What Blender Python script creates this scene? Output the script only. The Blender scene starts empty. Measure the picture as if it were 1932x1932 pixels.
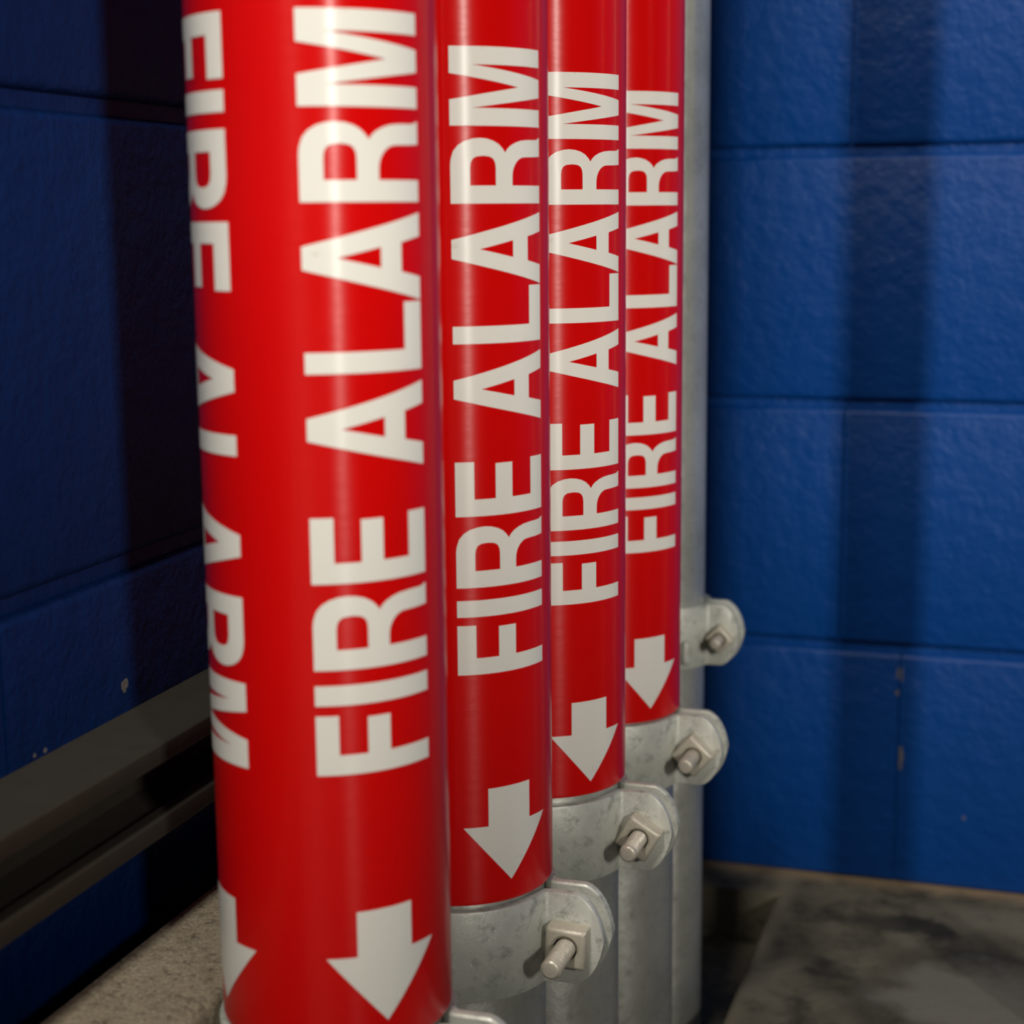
import bpy, bmesh, math, random
from mathutils import Vector, Matrix
from mathutils.geometry import tessellate_polygon

# ------------------------------------------------------------------ scene frame
# origin: the point of the floor straight below the camera. X to the right of the pipe row,
# Y along the pipe row (towards the end wall), Z up. Units are metres.
CAM_H = 0.561
sc = bpy.context.scene

cam_data = bpy.data.cameras.new('camera')
cam = bpy.data.objects.new('camera', cam_data)
sc.collection.objects.link(cam)
cam_data.sensor_width = 36.0
cam_data.sensor_fit = 'HORIZONTAL'
cam_data.lens = 3199.34 / 1932 * 36.0
cam_data.clip_start = 0.02
r = Vector((0.9517, 0.3068, -0.0096)); u = Vector((-0.0438, 0.1667, 0.985)); f = Vector((-0.3038, 0.9371, -0.1721))
M = Matrix(((r.x, u.x, -f.x, 0), (r.y, u.y, -f.y, 0), (r.z, u.z, -f.z, CAM_H), (0, 0, 0, 1)))
q = M.to_quaternion(); q.normalize()
cam.rotation_mode = 'QUATERNION'
cam.rotation_quaternion = q
cam.location = (0, 0, CAM_H)
cam_data.dof.use_dof = True
cam_data.dof.focus_distance = 0.83
cam_data.dof.aperture_fstop = 8.5
sc.camera = cam

world = bpy.data.worlds.new('world'); sc.world = world
world.use_nodes = True
bg = world.node_tree.nodes['Background']
bg.inputs[0].default_value = (0.75, 0.85, 1.0, 1)
bg.inputs[1].default_value = 0.035

def area(name, az, el, dist, sx, sy, power, col, target=(-0.2645, 0.85, 0.35)):
    d = bpy.data.lights.new(name, 'AREA'); d.shape = 'RECTANGLE'; d.size = sx; d.size_y = sy
    d.energy = power; d.color = col
    o = bpy.data.objects.new(name, d); sc.collection.objects.link(o)
    a, e = math.radians(az), math.radians(el)
    v = Vector((math.cos(a) * math.cos(e), math.sin(a) * math.cos(e), math.sin(e)))
    o.location = Vector(target) + v * dist
    o.rotation_euler = v.to_track_quat('Z', 'Y').to_euler()
    return o
# a tall narrow doorway of light far off to the right behind the camera, and a ceiling lamp along the row
area('bright_doorway', -50, 16.5, 5.6, 0.26, 1.1, 250, (1.0, 0.95, 0.86))
area('ceiling_lamp_near', -92, 52, 3.0, 0.5, 0.4, 80, (1.0, 0.94, 0.84))

vs = sc.view_settings
vs.view_transform = 'Standard'; vs.look = 'None'; vs.exposure = 0.0; vs.gamma = 1.0
vs.use_curve_mapping = False

# ------------------------------------------------------------------ helpers
col = sc.collection
def link(o, parent=None):
    col.objects.link(o)
    if parent: o.parent = parent
    return o
def obj(name, bm, mat, parent=None, smooth=True, angle=35):
    me = bpy.data.meshes.new(name)
    bm.normal_update()
    if smooth:
        for fc in bm.faces: fc.smooth = True
        lim = math.radians(angle)
        for e in bm.edges:
            if len(e.link_faces) == 2 and e.calc_face_angle(0) > lim: e.smooth = False
    bm.to_mesh(me); bm.free()
    me.materials.append(mat)
    return link(bpy.data.objects.new(name, me), parent)
def thing(name, label, cat, loc=(0, 0, 0), group=None):
    o = bpy.data.objects.new(name, None); o.empty_display_size = 0.02
    o.location = loc; link(o)
    o['label'] = label; o['category'] = cat
    if group: o['group'] = group
    return o
def structure(o, label, cat):
    o['kind'] = 'structure'; o['label'] = label; o['category'] = cat
    return o
def box(bm, x0, x1, y0, y1, z0, z1):
    v = [bm.verts.new(p) for p in ((x0,y0,z0),(x1,y0,z0),(x1,y1,z0),(x0,y1,z0),(x0,y0,z1),(x1,y0,z1),(x1,y1,z1),(x0,y1,z1))]
    fs = [bm.faces.new([v[i] for i in q]) for q in ((0,3,2,1),(4,5,6,7),(0,1,5,4),(1,2,6,5),(2,3,7,6),(3,0,4,7))]
    return v, fs
def lathe(bm, prof, n=48, axis='Z', origin=(0,0,0), closed=False, cap0=False, cap1=False):
    """prof: (radius, height) pairs turned round the axis"""
    rings = []
    for rad, h in prof:
        ring = []
        for i in range(n):
            a = 2 * math.pi * i / n
            if axis == 'Z': p = (rad*math.cos(a), rad*math.sin(a), h)
            else: p = (rad*math.cos(a), -h, rad*math.sin(a))       # axis -Y, h grows towards -Y
            ring.append(bm.verts.new((p[0]+origin[0], p[1]+origin[1], p[2]+origin[2])))
        rings.append(ring)
    m = len(rings)
    for k in range(m if closed else m - 1):
        A, B = rings[k], rings[(k+1) % m]
        for i in range(n):
            j = (i+1) % n
            bm.faces.new((A[i], A[j], B[j], B[i]))
    if cap0: bm.faces.new(list(reversed(rings[0])))
    if cap1: bm.faces.new(rings[-1])
    bmesh.ops.recalc_face_normals(bm, faces=bm.faces)

# ------------------------------------------------------------------ materials
def mat(name):
    m = bpy.data.materials.new(name); m.use_nodes = True
    nt = m.node_tree; b = nt.nodes['Principled BSDF']
    return m, nt, b
def N(nt, t, **kw):
    n = nt.nodes.new(t)
    for k, v in kw.items():
        if k in n.inputs: n.inputs[k].default_value = v
        else: setattr(n, k, v)
    return n
def coords(nt, scale=(1,1,1), kind='Object'):
    tc = N(nt, 'ShaderNodeTexCoord'); mp = N(nt, 'ShaderNodeMapping')
    mp.inputs['Scale'].default_value = scale
    nt.links.new(tc.outputs[kind], mp.inputs[0]); return mp.outputs[0]
def noise(nt, vec, scale, detail=4, rough=0.55):
    n = N(nt, 'ShaderNodeTexNoise'); n.inputs['Scale'].default_value = scale
    n.inputs['Detail'].default_value = detail; n.inputs['Roughness'].default_value = rough
    nt.links.new(vec, n.inputs['Vector']); return n.outputs['Fac']
def ramp(nt, fac, stops):
    n = N(nt, 'ShaderNodeValToRGB'); cr = n.color_ramp
    while len(cr.elements) < len(stops): cr.elements.new(0.5)
    for e, (p, c) in zip(cr.elements, stops):
        e.position = p; e.color = (c if isinstance(c, tuple) else (c, c, c)) + (1,) if not (isinstance(c, tuple) and len(c) == 4) else c
    nt.links.new(fac, n.inputs[0]); return n.outputs[0]
def mix(nt, fac, a, b, mode='MIX'):
    n = N(nt, 'ShaderNodeMix', data_type='RGBA', blend_type=mode)
    for sock, v in ((n.inputs[0], fac), (n.inputs[6], a), (n.inputs[7], b)):
        if isinstance(v, (int, float)): sock.default_value = v
        elif isinstance(v, tuple): sock.default_value = v + (1,)
        else: nt.links.new(v, sock)
    return n.outputs[2]
def bump(nt, bsdf, h, strength, dist, prev=None):
    n = N(nt, 'ShaderNodeBump'); n.inputs['Strength'].default_value = strength; n.inputs['Distance'].default_value = dist
    nt.links.new(h, n.inputs['Height'])
    if prev: nt.links.new(prev, n.inputs['Normal'])
    nt.links.new(n.outputs[0], bsdf.inputs['Normal']); return n.outputs[0]
def math_(nt, op, a, b=0.0):
    n = N(nt, 'ShaderNodeMath', operation=op)
    for s, v in ((n.inputs[0], a), (n.inputs[1], b)):
        if isinstance(v, (int, float)): s.default_value = v
        else: nt.links.new(v, s)
    return n.outputs[0]

def aniso(nt, b, amount, rot=0.25):
    """drawn surface: the grain runs round the pipe, so a highlight stretches along it"""
    t = N(nt, 'ShaderNodeTangent', direction_type='RADIAL', axis='Z')
    nt.links.new(t.outputs[0], b.inputs['Tangent'])
    b.inputs['Anisotropic'].default_value = amount
    b.inputs['Anisotropic Rotation'].default_value = rot
def red_sleeve_mat():
    m, nt, b = mat('red_vinyl')
    v = coords(nt, kind='Object')
    n1 = noise(nt, v, 60, 3)
    c = mix(nt, math_(nt, 'MULTIPLY', n1, 0.5), (0.60, 0.002, 0.0015), (0.54, 0.0015, 0.002))
    nt.links.new(c, b.inputs['Base Color'])
    b.inputs['Roughness'].default_value = 0.31; b.inputs['Specular IOR Level'].default_value = 0.26
    aniso(nt, b, 0.9)
    b.inputs['Coat Weight'].default_value = 0.12; b.inputs['Coat Roughness'].default_value = 0.06
    w = noise(nt, coords(nt, (1, 1, 7)), 40, 2)
    bump(nt, b, w, 0.2, 0.0006)
    return m
def white_print_mat():
    m, nt, b = mat('white_print')
    v = coords(nt)
    s = ramp(nt, noise(nt, v, 70, 5, 0.6), [(0.66, 0.0), (0.74, 1.0)])
    c = mix(nt, math_(nt, 'MULTIPLY', s, 0.35), (0.74, 0.72, 0.66), (0.52, 0.46, 0.36))
    nt.links.new(c, b.inputs['Base Color'])
    b.inputs['Roughness'].default_value = 0.31; b.inputs['Specular IOR Level'].default_value = 0.26
    aniso(nt, b, 0.9)
    b.inputs['Coat Weight'].default_value = 0.12; b.inputs['Coat Roughness'].default_value = 0.06
    return m
def galv_mat(name, c0, c1, metallic=0.35, rough=0.5, stain=0.35, speck=0.5):
    m, nt, b = mat(name)
    v = coords(nt)
    n1 = noise(nt, v, 22, 6, 0.6); n2 = noise(nt, v, 130, 4, 0.65); n3 = noise(nt, v, 700, 2, 0.5)
    base = mix(nt, ramp(nt, n1, [(0.3, 0.0), (0.7, 1.0)]), c0, c1)
    dark = ramp(nt, n2, [(0.30, 1.0), (0.48, 0.0)])
    base = mix(nt, math_(nt, 'MULTIPLY', dark, stain), base, tuple(x * 0.45 for x in c0))
    lite = ramp(nt, n3, [(0.66, 0.0), (0.74, 1.0)])
    base = mix(nt, math_(nt, 'MULTIPLY', lite, speck), base, (0.72, 0.72, 0.68))
    nt.links.new(base, b.inputs['Base Color'])
    b.inputs['Metallic'].default_value = metallic
    rr = ramp(nt, n2, [(0.3, rough + 0.14), (0.7, rough - 0.1)])
    nt.links.new(rr, b.inputs['Roughness'])
    p = bump(nt, b, n2, 0.25, 0.0012)
    bump(nt, b, n3, 0.2, 0.0004, p)
    return m
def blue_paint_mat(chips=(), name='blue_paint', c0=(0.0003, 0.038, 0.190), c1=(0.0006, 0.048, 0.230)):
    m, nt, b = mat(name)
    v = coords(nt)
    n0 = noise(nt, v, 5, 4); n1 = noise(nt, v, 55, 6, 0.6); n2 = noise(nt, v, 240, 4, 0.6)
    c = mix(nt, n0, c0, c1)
    # chips where the paint is knocked off
    fac = 0.0
    for (x, y, z, rx, rz) in chips:
        sx = N(nt, 'ShaderNodeVectorMath', operation='SUBTRACT'); nt.links.new(v, sx.inputs[0]); sx.inputs[1].default_value = (x, y, z)
        dv = N(nt, 'ShaderNodeVectorMath', operation='DIVIDE'); nt.links.new(sx.outputs[0], dv.inputs[0]); dv.inputs[1].default_value = (rx, rx, rz)
        ln = N(nt, 'ShaderNodeVectorMath', operation='LENGTH'); nt.links.new(dv.outputs[0], ln.inputs[0])
        d = math_(nt, 'ADD', ln.outputs['Value'], math_(nt, 'MULTIPLY', math_(nt, 'SUBTRACT', n2, 0.5), 2.2))
        hit = math_(nt, 'LESS_THAN', d, 1.0)
        fac = math_(nt, 'MAXIMUM', fac, hit)
    c = mix(nt, fac, c, (0.13, 0.12, 0.11))
    nt.links.new(c, b.inputs['Base Color'])
    b.inputs['Roughness'].default_value = 0.42
    b.inputs['Specular IOR Level'].default_value = 0.24
    pit = ramp(nt, noise(nt, v, 38, 3, 0.5), [(0.20, 0.0), (0.27, 1.0)])
    p = bump(nt, b, n1, 0.6, 0.004)
    p = bump(nt, b, n2, 0.5, 0.0012, p)
    bump(nt, b, pit, 0.25, 0.002, p)
    return m
def ledge_mat():
    m, nt, b = mat('ledge_concrete')
    v = coords(nt)
    n1 = noise(nt, v, 30, 5, 0.6); n2 = noise(nt, v, 170, 6, 0.7); n3 = noise(nt, v, 600, 3, 0.6)
    c = mix(nt, ramp(nt, n1, [(0.3, 0.0), (0.7, 1.0)]), (0.27, 0.225, 0.155), (0.40, 0.34, 0.24))
    c = mix(nt, ramp(nt, n2, [(0.34, 0.85), (0.47, 0.0)]), c, (0.09, 0.07, 0.045))
    c = mix(nt, ramp(nt, n3, [(0.57, 0.0), (0.68, 0.8)]), c, (0.55, 0.50, 0.40))
    c = mix(nt, ramp(nt, n3, [(0.33, 0.7), (0.43, 0.0)]), c, (0.12, 0.10, 0.07))
    nt.links.new(c, b.inputs['Base Color']); b.inputs['Roughness'].default_value = 0.9
    p = bump(nt, b, n2, 0.9, 0.004); bump(nt, b, n3, 0.8, 0.0016, p)
    return m
def floor_mat():
    m, nt, b = mat('floor_concrete')
    v = coords(nt)
    n1 = noise(nt, v, 7, 5, 0.6); n2 = noise(nt, v, 24, 5, 0.65); n3 = noise(nt, v, 260, 4, 0.6)
    c = mix(nt, ramp(nt, n1, [(0.38, 0.0), (0.62, 1.0)]), (0.055, 0.048, 0.030), (0.160, 0.143, 0.098))
    c = mix(nt, ramp(nt, n2, [(0.36, 0.85), (0.52, 0.0)]), c, (0.025, 0.022, 0.014))
    c = mix(nt, ramp(nt, n3, [(0.62, 0.0), (0.74, 0.4)]), c, (0.30, 0.26, 0.18))
    # lit lip of the trench painted as a pale line, a pale worn patch and a dark oily one
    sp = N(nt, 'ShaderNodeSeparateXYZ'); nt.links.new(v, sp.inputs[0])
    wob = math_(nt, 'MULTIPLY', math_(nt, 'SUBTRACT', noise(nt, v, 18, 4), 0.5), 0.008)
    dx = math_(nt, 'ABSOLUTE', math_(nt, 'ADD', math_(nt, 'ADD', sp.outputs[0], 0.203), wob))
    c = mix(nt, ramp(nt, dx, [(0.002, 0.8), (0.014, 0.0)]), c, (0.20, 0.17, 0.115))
    def patch(c, x, y, rx, ry, colr, amt):
        ex = math_(nt, 'DIVIDE', math_(nt, 'SUBTRACT', sp.outputs[0], x), rx)
        ey = math_(nt, 'DIVIDE', math_(nt, 'SUBTRACT', sp.outputs[1], y), ry)
        d2 = math_(nt, 'SQRT', math_(nt, 'ADD', math_(nt, 'MULTIPLY', ex, ex), math_(nt, 'MULTIPLY', ey, ey)))
        d2 = math_(nt, 'ADD', d2, math_(nt, 'MULTIPLY', math_(nt, 'SUBTRACT', n2, 0.5), 1.6))
        return mix(nt, ramp(nt, d2, [(0.55, amt), (1.05, 0.0)]), c, colr)
    c = patch(c, -0.040, 1.185, 0.080, 0.075, (0.20, 0.19, 0.15), 0.75)
    c = patch(c, -0.010, 1.335, 0.060, 0.030, (0.17, 0.15, 0.11), 0.6)
    c = patch(c, -0.105, 1.310, 0.060, 0.022, (0.020, 0.017, 0.011), 0.8)
    # tan grit gathered along the foot of the end wall
    sep = N(nt, 'ShaderNodeSeparateXYZ'); nt.links.new(v, sep.inputs[0])
    d = math_(nt, 'SUBTRACT', 1.3976, sep.outputs[1])
    d = math_(nt, 'ADD', d, math_(nt, 'MULTIPLY', math_(nt, 'SUBTRACT', noise(nt, v, 60, 4), 0.5), 0.03))
    g = ramp(nt, d, [(0.004, 1.0), (0.022, 0.0)])
    c = mix(nt, math_(nt, 'MULTIPLY', g, 0.8), c, (0.30, 0.21, 0.12))
    nt.links.new(c, b.inputs['Base Color']); b.inputs['Roughness'].default_value = 0.75
    p = bump(nt, b, n2, 0.5, 0.004); bump(nt, b, n3, 0.6, 0.0015, p)
    return m
def plain_mat(name, c, rough, metallic=0.0, ns=90, var=0.25, bs=0.0006):
    m, nt, b = mat(name); v = coords(nt)
    n = noise(nt, v, ns, 5, 0.6)
    cc = mix(nt, n, tuple(x * (1 - var) for x in c), tuple(x * (1 + var) for x in c))
    nt.links.new(cc, b.inputs['Base Color']); b.inputs['Roughness'].default_value = rough; b.inputs['Metallic'].default_value = metallic
    bump(nt, b, n, 0.3, bs)
    return m

ZW = CAM_H
chips = [(-0.4, 0.6578, 0.3516, 0.0028, 0.0030), (-0.4, 0.5848, 0.3410, 0.0012, 0.0010), (-0.4, 0.5925, 0.3410, 0.0012, 0.0010),
         (-0.115, 1.397, ZW-0.378, 0.0024, 0.0065), (-0.113, 1.397, ZW-0.451, 0.0024, 0.0105),
         (-0.117, 1.397, ZW-0.395, 0.0014, 0.0025), (-0.0600, 1.397, ZW-0.498, 0.0015, 0.0020)]
RED = red_sleeve_mat(); WHITE = white_print_mat()
PIPE = galv_mat('galvanised_pipe', (0.46, 0.475, 0.425), (0.68, 0.69, 0.63), 0.68, 0.36, 0.25, 0.35)
aniso(PIPE.node_tree, PIPE.node_tree.nodes['Principled BSDF'], 0.6)
CLAMP = galv_mat('galvanised_strap', (0.36, 0.38, 0.33), (0.60, 0.61, 0.55), 0.2, 0.45, 0.65, 0.75)
BOLT = galv_mat('zinc_bolt', (0.42, 0.385, 0.31), (0.56, 0.52, 0.44), 0.35, 0.38, 0.3, 0.2)
NUT = galv_mat('zinc_nut', (0.38, 0.35, 0.28), (0.50, 0.465, 0.38), 0.2, 0.42, 0.3, 0.3)
BLUE = blue_paint_mat(chips)
DIM_BLUE = blue_paint_mat(chips, 'blue_paint_dimmed', (0.0002, 0.013, 0.070), (0.0004, 0.017, 0.088))  # darker copy of the blue; the side wall's dimmer light is put into the colour
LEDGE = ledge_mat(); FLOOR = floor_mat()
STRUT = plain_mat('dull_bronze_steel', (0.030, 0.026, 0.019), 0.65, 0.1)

# ------------------------------------------------------------------ setting
WY = 1.3976            # end wall
WX = -0.400            # side wall
C0 = ZW + 0.0480       # a bed joint; courses are 0.2032 high, the lowest rests on the floor
LEDGE_Z = ZW - 0.3090

# slab with a shallow dirty trench beside the curb; the pipes stand in it
bm = bmesh.new(); TX, TY, TZ = -0.2070, 1.3450, -0.045
box(bm, WX - 0.2, 7.5, -6.5, WY + 0.2, TZ - 0.1, TZ)
v, fs = box(bm, TX, 7.5, -6.5, TY, TZ, 0.0)
v2, fs2 = box(bm, WX - 0.2, 7.5, TY, WY + 0.2, TZ, 0.0)
es = [e for e in bm.edges if all(abs(w.co.z) < 1e-6 and abs(w.co.x - TX) < 1e-6 for w in e.verts)]
bmesh.ops.bevel(bm, geom=es, offset=0.006, segments=3, profile=0.5, affect='EDGES')
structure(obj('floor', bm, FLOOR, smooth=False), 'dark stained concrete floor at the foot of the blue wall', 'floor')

def block_wall(name, along, u0, u1, joints, top, paint):
    """painted block wall; every block has rounded edges and stands proud of the mortar"""
    bm = bmesh.new()
    def bx(a0, a1, z0, z1, d0, d1, bev):
        if along == 'x': v, fs = box(bm, a0, a1, WY + d0, WY + d1, z0, z1)
        else: v, fs = box(bm, WX - d1, WX - d0, a0, a1, z0, z1)
        if bev:
            ax = 0 if along == 'x' else 1
            es = [e for e in set(e for fc in fs for e in fc.edges) if abs(e.verts[0].co[ax] - e.verts[1].co[ax]) > 1e-6]
            bmesh.ops.bevel(bm, geom=es, offset=bev, segments=3, profile=0.5, affect='EDGES')
    bx(u0, u1, -0.04, top, 0.0048, 0.15, 0)
    k = 0; z = 0.0
    while z < top - 0.05:
        z1 = z + 0.2032
        js = joints(k)
        edges = [u0] + [j for j in js if u0 < j < u1] + [u1]
        for a, b_ in zip(edges[:-1], edges[1:]):
            bx(a + 0.0009, b_ - 0.0009, z + (0.0 if k == 0 else 0.0035), z1 - 0.0035, 0.0, 0.05, 0.0048)
        z = z1; k += 1
    return obj(name, bm, paint, smooth=True, angle=60)
def j_end(k):
    j0 = {0: -0.115, 1: -0.166, 2: 0.037, 3: -0.166}.get(k, -0.166 + 0.2032 * (k % 2))
    return [j0 + 0.4064 * i for i in range(-3, 22)]
def j_side(k): return [0.36 + 0.2032 * (k % 2) + 0.4064 * i - 6.5 for i in range(0, 22)]
structure(block_wall('wall_back', 'x', WX, 7.5, j_end, 2.8, BLUE), 'blue painted concrete block wall at the end of the pipe row', 'wall')
structure(block_wall('wall_left', 'y', -6.5, WY, j_side, 2.8, DIM_BLUE), 'blue painted block wall behind the red pipes, its dimmer light put into the colour', 'wall')

# unseen low box right of and behind the camera, added to cut light low down
bm = bmesh.new(); box(bm, 0.35, 3.2, -0.62, -0.45, 0, 0.775)
structure(obj('shade_box', bm, BLUE, smooth=False), 'low blue box behind the camera, added to shade the lower part of the view', 'wall')

# concrete curb standing a hand's breadth off the side wall
bm = bmesh.new()
v, fs = box(bm, -0.3675, -0.3125, -2.0, WY, -0.0445, LEDGE_Z)
es = [e for e in bm.edges if all(abs(w.co.x + 0.3125) < 1e-6 and abs(w.co.z - LEDGE_Z) < 1e-6 for w in e.verts)]
bmesh.ops.bevel(bm, geom=es, offset=0.004, segments=4, profile=0.5, affect='EDGES')
structure(obj('trim_1', bm, LEDGE, smooth=True), 'rough tan concrete curb below the slotted channel, left of the nearest pipe', 'curb')

# slotted steel channel on the side wall
def strut_channel():
    bm = bmesh.new()
    t = 0.0027; w = 0.0413; lip = 0.0090; ret = 0.0075
    zt = ZW - 0.2220; zb = zt - w; xf = -0.3600; xb = WX + 0.0002
    # outer path then inner path of the C profile (x, z)
    outer = [(xf - ret, zt - lip), (xf, zt - lip), (xf, zt), (xb, zt), (xb, zb), (xf, zb), (xf, zb + lip), (xf - ret, zb + lip)]
    inner = [(xf - ret, zb + lip - t), (xf - t, zb + lip - t), (xf - t, zb + t), (xb + t, zb + t), (xb + t, zt - t), (xf - t, zt - t), (xf - t, zt - lip + t), (xf - ret, zt - lip + t)]
    prof = outer + inner
    A = [bm.verts.new((x, -1.6, z)) for x, z in prof]; B = [bm.verts.new((x, WY - 0.002, z)) for x, z in prof]
    n = len(prof)
    for i in range(n): bm.faces.new((A[i], A[(i+1) % n], B[(i+1) % n], B[i]))
    tri = tessellate_polygon([[Vector((x, z, 0)) for x, z in prof]])
    for a, b_, c in tri:
        bm.faces.new((A[a], A[b_], A[c])); bm.faces.new((B[a], B[b_], B[c]))
    bmesh.ops.recalc_face_normals(bm, faces=bm.faces)
    es = [e for e in bm.edges if abs(e.verts[0].co.y - e.verts[1].co.y) > 1 and e.verts[0].co.x > xf - 1e-5]
    bmesh.ops.bevel(bm, geom=es, offset=0.0010, segments=3, profile=0.5, affect='EDGES')
    return bm
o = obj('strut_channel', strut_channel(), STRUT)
o['label'] = 'dark slotted steel channel running level along the blue wall behind the pipes'; o['category'] = 'channel'

# ------------------------------------------------------------------ pipes with red marker sleeves
AX = -0.2645
S0, DS = 0.58422, 0.14204
R_SL, R_P = 0.0455, 0.0420
SL_BOT = ZW - 0.3072
TXT_H = math.radians(59.3)                    # cap height as an angle
PH0 = math.radians(-13.2)                     # baseline of the column that reads upwards
ZF = ZW - 0.2003                              # start of the word on that column
TLEN = 0.2703

# ---- glyphs: x along the text (metres), y 0 (baseline) .. 1 (cap line)
S = 0.0075
def arc(cx, cy, rx, ry, a0, a1, n=12):
    return [(cx + rx*math.cos(math.radians(a0 + (a1-a0)*i/n)), cy + ry*math.sin(math.radians(a0 + (a1-a0)*i/n))) for i in range(n+1)]
def gF(): w = .0224; return [[(0,0),(S,0),(S,.405),(w-.0012,.405),(w-.0012,.595),(S,.595),(S,.822),(w,.822),(w,1),(0,1)]]
def gI(): return [[(0,0),(S,0),(S,1),(0,1)]]
def gE(): w = .0240; return [[(0,0),(w,0),(w,.19),(S,.19),(S,.43),(w-.0010,.43),(w-.0010,.612),(S,.612),(S,.822),(w,.822),(w,1),(0,1)]]
def gL(): return [[(0,0),(.0243,0),(.0243,.19),(S,.19),(S,1),(0,1)]]
def gR():
    # bowl: cap line to 0.50 ; leg from there to the baseline
    o = [(0,0),(S,0),(S,.395),(.0112,.395)]
    o += arc(.0112, .245, .0082, .15, 88, 6, 8)
    o += [(.0195,.20),(.0196,.10),(.0199,0),(.0278,0),(.0276,.022),(.0270,.045),(.0268,.09),(.0267,.20)]
    o += [(.0263,.29),(.0254,.36),(.0240,.42),(.0226,.455),(.0212,.475)]
    o += [(.0228,.50),(.0246,.54),(.0260,.595),(.0269,.66),(.0272,.73),(.0269,.80),(.0259,.87),(.0242,.93),(.0218,.972),(.0186,.994),(.0160,1.0)]
    o += [(0,1)]
    h = [(S,.575),(S,.822),(.0148,.822)] + [(.0170,.816),(.0186,.798),(.0195,.765),(.0198,.71),(.0198,.685),(.0195,.634),(.0186,.600),(.0170,.581),(.0148,.575)]
    return [o, h]
def gA():
    o = [(0,0),(.0081,0),(.0101,.205),(.0204,.205),(.0224,0),(.0307,0),(.0193,1),(.0113,1)]
    h = [(.0117,.395),(.0189,.395),(.0153,.742)]
    return [o, h]
def gM():
    return [[(0,0),(.0073,0),(.0073,.80),(.0124,0),(.0200,0),(.0250,.80),(.0250,0),(.0324,0),(.0324,1),(.0214,1),(.0162,.315),(.0107,1),(0,1)]]
WORD = [(0.0, gF), (.0262, gI), (.0394, gR), (.0712, gE), (.1114, gA), (.1463, gL), (.1711, gA), (.2055, gR), (.2377, gM)]

def wrap(bm, loops, fn, cuts):
    """fill a flat outline, slice it across, and lay it on the cylinder with fn(x, y) -> point"""
    vv = [[Vector((x, y, 0)) for x, y in lp] for lp in loops]
    flat = [w for lp in vv for w in lp]
    tmp = bmesh.new()
    tv = [tmp.verts.new(w) for w in flat]
    for t in tessellate_polygon(vv):
        try: tmp.faces.new([tv[i] for i in t])
        except ValueError: pass
    for cpos in cuts:
        bmesh.ops.bisect_plane(tmp, geom=tmp.verts[:] + tmp.edges[:] + tmp.faces[:], dist=1e-7, plane_co=(0, cpos, 0), plane_no=(0, 1, 0))
    idx = {}
    for w in tmp.verts: idx[w] = bm.verts.new(fn(w.co.x, w.co.y))
    for fc in tmp.faces: bm.faces.new([idx[w] for w in fc.verts])
    tmp.free()
RP = R_SL + 0.00022
def cyl(ph, z, rad=RP): return (rad*math.cos(ph), rad*math.sin(ph), z)
def fix_normals(bm):
    bm.normal_update()
    for fc in bm.faces:
        c = fc.calc_center_median()
        if fc.normal.x*c.x + fc.normal.y*c.y < 0: fc.normal_flip()
def text_bm(down, rot):
    bm = bmesh.new(); cuts = [i/24 for i in range(1, 24)]
    for x0, g in WORD:
        if not down: fn = lambda x, y, x0=x0: cyl(PH0 + rot - TXT_H*y, ZF + x0 + x)
        else: fn = lambda x, y, x0=x0: cyl(math.radians(-167.0) + rot + TXT_H*y, ZF + TLEN - x0 - x)
        wrap(bm, g(), fn, cuts)
    fix_normals(bm); return bm
def arrow_bm(down, rot):
    bm = bmesh.new()
    c = math.radians(-42.0 if not down else -136.0) + rot
    hw, sw = math.radians(28.8), math.radians(14.2)
    zt, zs, zb = ZW - .2537, ZW - .2714, ZW - .2985
    lp = [(zt, -sw), (zt, sw), (zs, sw), (zs, hw), (zb, 0), (zs, -hw), (zs, -sw)]
    wrap(bm, [lp], lambda x, y: cyl(c + y, x), [math.radians(k*2.4) for k in range(-12, 13)])
    fix_normals(bm); return bm

PIPE_TOP = 2.75
def pipe_body(rad):
    bm = bmesh.new()
    lathe(bm, [(rad - .004, -0.0448), (rad, -0.0448), (rad, PIPE_TOP), (rad - .004, PIPE_TOP)], 128, closed=True)
    return bm
def sleeve_bm(dz=0.0):
    bm = bmesh.new(); z0 = SL_BOT + dz; z1 = ZW + 0.55
    lathe(bm, [(R_SL - .0012, z0), (R_SL - .0005, z0 - .0001), (R_SL - .0001, z0 + .0006), (R_SL, z0 + .002), (R_SL, z1), (R_SL - .0012, z1)], 192, closed=True)
    return bm

where = ['nearest of the row, both lettered columns in view', 'second in the row from the front',
         'third in the row from the front', 'fourth in the row, just before the bare grey pipe']
rots = [0.0, 4.3, 2.4, 1.4]
GP = 'fire alarm pipes in a row along the blue wall'
for i in range(4):
    p = thing('steel_pipe', 'pipe in red FIRE ALARM sleeve, ' + where[i], 'pipe', (AX, S0 + i*DS, 0), GP)
    obj('pipe_body', pipe_body(R_P - .0002), PIPE, p)
    s = obj('marker_sleeve', sleeve_bm((-.0018, -.0012, .0016, .0006)[i]), RED, p); s['label'] = 'glossy red plastic sleeve'
    rot = math.radians(rots[i])
    t = obj('lettering', text_bm(False, rot), WHITE, s); t['label'] = 'white FIRE ALARM lettering reading upwards'
    a = obj('arrow', arrow_bm(False, rot), WHITE, s); a['label'] = 'white arrow pointing down'
    t = obj('lettering', text_bm(True, rot), WHITE, s); t['label'] = 'white FIRE ALARM lettering reading downwards'
    a = obj('arrow', arrow_bm(True, rot), WHITE, s); a['label'] = 'white arrow pointing down'
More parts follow.
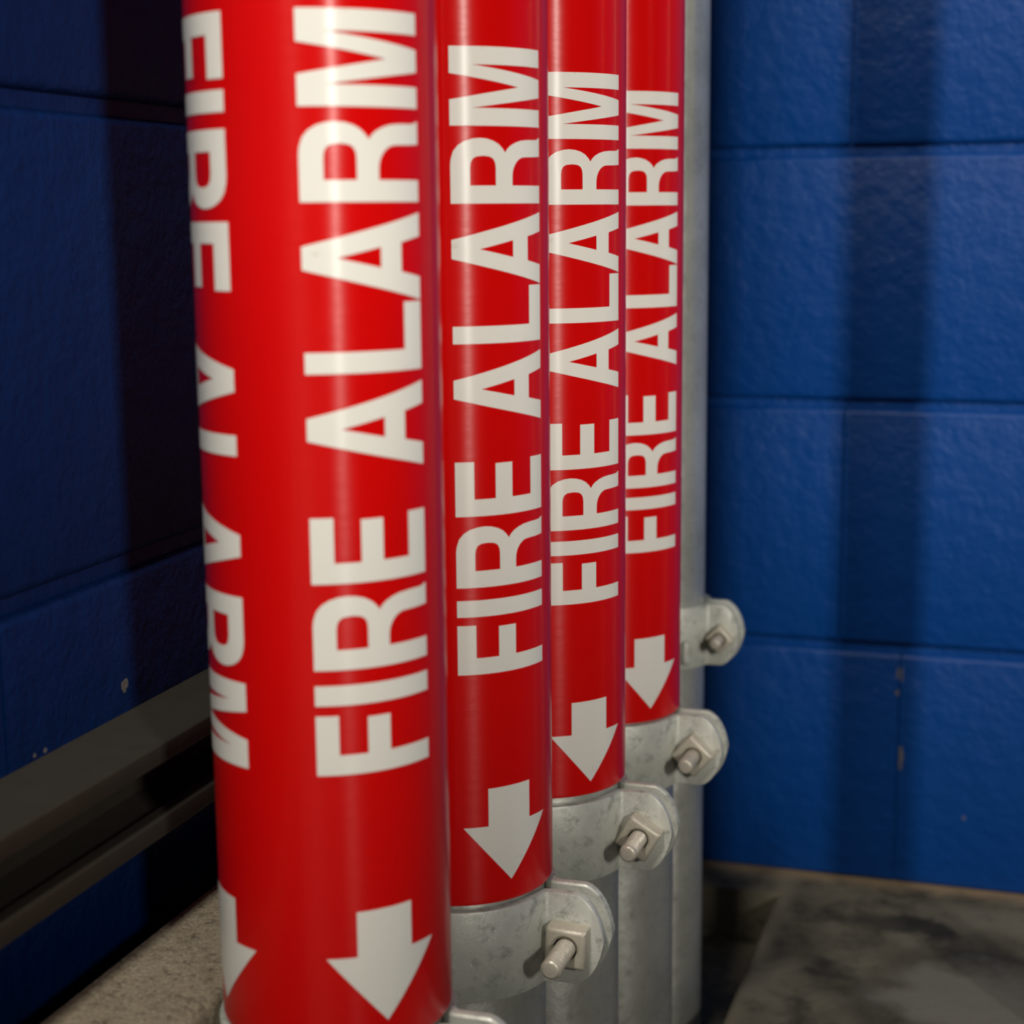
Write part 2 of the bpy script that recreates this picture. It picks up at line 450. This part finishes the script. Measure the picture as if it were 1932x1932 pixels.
# the bare pipe at the far end of the row
S5, R5 = 1.1640, 0.0302
p5 = thing('steel_pipe', 'bare grey galvanised pipe without sleeve, last in the row by the end wall', 'pipe', (AX, S5, 0))
obj('pipe_body', pipe_body(R5), PIPE, p5)

# unseen posts added outside the view to cast dark bands on the end wall
bm = bmesh.new(); lathe(bm, [(.024, 0), (.027, 0), (.027, PIPE_TOP), (.024, PIPE_TOP)], 64, closed=True)
o = obj('shadow_post', bm, PIPE); o.location = (0.043, 1.148, 0)
o['label'] = 'unseen upright grey post right of the pipe row, added for its shadow on the end wall'; o['category'] = 'shadow post'
o2 = o.copy(); col.objects.link(o2); o2.location = (0.046, 0.95, 0); o2.scale = (0.62, 0.62, 1)
o2['label'] = 'unseen upright grey post nearer the camera, added for its shadow on the end wall'

# ------------------------------------------------------------------ clamps
HT = 0.0222
def strap_bm(rin, sgn, ear_end, hh=HT):
    """half of a pipe clamp: sgn -1 faces the viewer end of the row, +1 the far end"""
    t = 0.0054; rc = rin + t/2; rf = 0.0055; ye = 0.0064
    cy = ye + rf; cx = math.sqrt((rc + rf)**2 - cy**2); a1 = math.atan2(cy, cx)
    pts = []                                            # (x, y, nx, ny, half height)
    n = 44
    for i in range(n + 1):
        a = math.pi*0.985 + (a1 - math.pi*0.985) * i/n
        pts.append((rc*math.cos(a), rc*math.sin(a), math.cos(a), math.sin(a), hh))
    for i in range(1, 9):
        a = a1 + (math.pi/2 - a1) * i/8                 # direction from the fillet centre
        nx, ny = math.cos(a), math.sin(a)
        pts.append((cx - rf*nx, cy - rf*ny, nx, ny, hh))
    x0 = cx; xe = ear_end; xr = ear_end - 0.0135
    pts.append(((x0 + xr)/2, ye, 0, 1, hh)); pts.append((xr, ye, 0, 1, hh))
    for fx, fh in ((.18,.965),(.36,.885),(.52,.79),(.66,.67),(.78,.53),(.88,.37),(.95,.20),(1.0,.06)):
        pts.append((xr + (xe-xr)*fx, ye, 0, 1, hh*fh))
    bm = bmesh.new(); rows = []
    # thickness direction: for the arc the normal is outward; keep one side 'outer' all the way
    for (x, y, nx, ny, h) in pts:
        o_ = (x + nx*t/2, sgn*(y + ny*t/2)); i_ = (x - nx*t/2, sgn*(y - ny*t/2))
        b = min(0.0009, h*0.4)
        sec = []
        for (px, py), (qx, qy) in ((o_, i_),):
            mx, my = (qx-px)/t, (qy-py)/t
            sec = [(px, py, h-b), (px+mx*b*.35, py+my*b*.35, h-b*.3), (px+mx*b, py+my*b, h), (qx-mx*b, qy-my*b, h), (qx, qy, h-b), (qx, qy, 0), (qx, qy, -h+b), (qx-mx*b, qy-my*b, -h), (px+mx*b, py+my*b, -h), (px+mx*b*.35, py+my*b*.35, -h+b*.3), (px, py, -h+b), (px, py, 0)]
        rows.append([bm.verts.new(w) for w in sec])
    m = len(rows[0])
    for A, B in zip(rows[:-1], rows[1:]):
        for i in range(m): bm.faces.new((A[i], A[(i+1) % m], B[(i+1) % m], B[i]))
    bm.faces.new(rows[0]); bm.faces.new(list(reversed(rows[-1])))
    bmesh.ops.recalc_face_normals(bm, faces=bm.faces)
    return bm
def nut_bm(side, thick, ang, y0, bx_, bore):
    """square nut with a chamfered face, lying on the ear at y = y0, facing -Y"""
    bm = bmesh.new(); h = side/2
    a = math.radians(ang)
    outline = []
    cr = 0.0012
    for sx, sy in ((1,1),(-1,1),(-1,-1),(1,-1)):
        c = (sx*(h-cr), sy*(h-cr)); base = math.atan2(sy, sx)
        for k in range(5):
            t = base - math.pi/4 + math.pi/2*k/4
            outline.append((c[0] + cr*math.cos(t), c[1] + cr*math.sin(t)))
    def ring(scale, y, circ=None):
        R_ = []
        for (x, z) in outline:
            L = math.hypot(x, z)
            if circ is not None: x, z = x/L*min(L, circ), z/L*min(L, circ)
            x, z = x*scale, z*scale
            R_.append(bm.verts.new((bx_ + x*math.cos(a) - z*math.sin(a), y, x*math.sin(a) + z*math.cos(a))))
        return R_
    rings = [ring(1, y0), ring(1, y0 - thick*.80), ring(.975, y0 - thick*.93, h*1.26), ring(.93, y0 - thick, h*1.16), ring(.93, y0 - thick, h*1.14)]
    # bore edge
    Rb = []
    for k in range(len(outline)):
        t = 2*math.pi*(k + .5)/len(outline)
        Rb.append((bore*math.cos(t), bore*math.sin(t)))
    for yy, sc_ in ((y0 - thick, 1.28), (y0 - thick + .0009, 1.06), (y0 - thick*.3, 1.0)):
        rings.append([bm.verts.new((bx_ + (x*math.cos(a) - z*math.sin(a))*sc_, yy, (x*math.sin(a) + z*math.cos(a))*sc_)) for x, z in Rb])
    n = len(outline)
    for A, B in zip(rings[:-1], rings[1:]):
        for i in range(n): bm.faces.new((A[i], A[(i+1) % n], B[(i+1) % n], B[i]))
    bm.faces.new(rings[0])
    bmesh.ops.recalc_face_normals(bm, faces=bm.faces)
    return bm
def bolt_bm(rad, y_head, y_tip, bx_, threaded=True):
    """threaded bolt: square head behind the rear ear (+Y), tip towards -Y"""
    bm = bmesh.new()
    box(bm, bx_ - rad*1.7, bx_ + rad*1.7, y_head, y_head + rad*1.3, -rad*1.7, rad*1.7)
    prof = [(rad, -y_head - .001)]
    h = -y_head; tip = -y_tip; pitch = .0019
    start = 0.008
    prof.append((rad, start))
    z = start
    while z < tip - .0030:
        d = .00105 if threaded else .00012
        prof += [(rad, z + pitch*.22), (rad - d, z + pitch*.50), (rad - d, z + pitch*.68), (rad, z + pitch)]
        z += pitch
    prof += [(rad - .0001, tip - .0016), (rad - .0006, tip - .0006), (rad - .0013, tip - .0001), (rad - .0017, tip)]
    tmp = bmesh.new()
    lathe(tmp, prof, 40, axis='Y', origin=(bx_, 0, 0), cap1=True)
    me = bpy.data.meshes.new('tmp'); tmp.to_mesh(me); tmp.free(); bm.from_mesh(me); bpy.data.meshes.remove(me)
    bmesh.ops.recalc_face_normals(bm, faces=bm.faces)
    return bm
def washer_bm(r0, r1, t, y0, bx_):
    bm = bmesh.new()
    lathe(bm, [(r0, -y0), (r1, -y0), (r1, -y0 + t*.7), (r1 - .0004, -y0 + t), (r0, -y0 + t)], 40, axis='Y', origin=(bx_, 0, 0), closed=True)
    return bm

clamps = [
    # Y, centre height, pipe radius, ear end, bolt offset, bolt dz, nut angle, tip, label
    (S0,        -.3328, R_P, .0745, .0580, -.001, 12, -.041, True,  'grey steel clamp at the foot of the nearest red pipe, one ear showing'),
    (S0 + DS,   -.3332, R_P, .0745, .0583, -.0012, -3, -.0415, True, 'grey steel clamp with square nut set level, on the second red pipe'),
    (S0 + 2*DS, -.3318, R_P, .0750, .0583, -.0012, -30, -.0405, True, 'grey steel clamp with tilted nut and threaded bolt, on the third red pipe'),
    (S0 + 3*DS, -.3300, R_P, .0752, .0583, -.0012, -42, -.0385, False, 'grey steel clamp with smooth bolt end, on the fourth red pipe against the blue wall'),
    (S5,        -.2938, R5,  .0575, .0445, -.0015, -48, -.0315, False, 'smaller grey steel clamp higher up on the bare pipe by the end wall')]
GC = 'pipe clamps along the row'
for i, (y, zc, rin, ee, bo, bdz, na, tip, thr, lab) in enumerate(clamps):
    c = thing('pipe_clamp', lab, 'clamp', (AX, y, ZW + zc), GC)
    obj('front_strap', strap_bm(rin, -1, ee), CLAMP, c)
    obj('rear_strap', strap_bm(rin, 1, ee + .001), CLAMP, c)
    yf = -(0.0064 + 0.0027)
    side = .0194 if i < 4 else .0150
    rad = .0048 if i < 4 else .0040
    nt_ = obj('nut', nut_bm(side, .0092, na, yf, bo, rad*1.13), NUT, c); nt_.location.z = bdz; nt_['label'] = 'square zinc nut'
    b_ = obj('bolt', bolt_bm(rad, 0.0091, tip, bo, thr), BOLT, c); b_.location.z = bdz
    if i == 4:
        bm = bmesh.new(); box(bm, -.0028, .0028, -.0035, .0035, -.0085, .0085)
        bmesh.ops.bevel(bm, geom=bm.edges[:], offset=.0022, segments=3, profile=.5, affect='EDGES')
        l_ = obj('lug', bm, CLAMP, c)
        a = math.radians(-50); rr = rin + .0066
        l_.location = (rr*math.cos(a), rr*math.sin(a), -.0095); l_.rotation_euler = (0, 0, a)
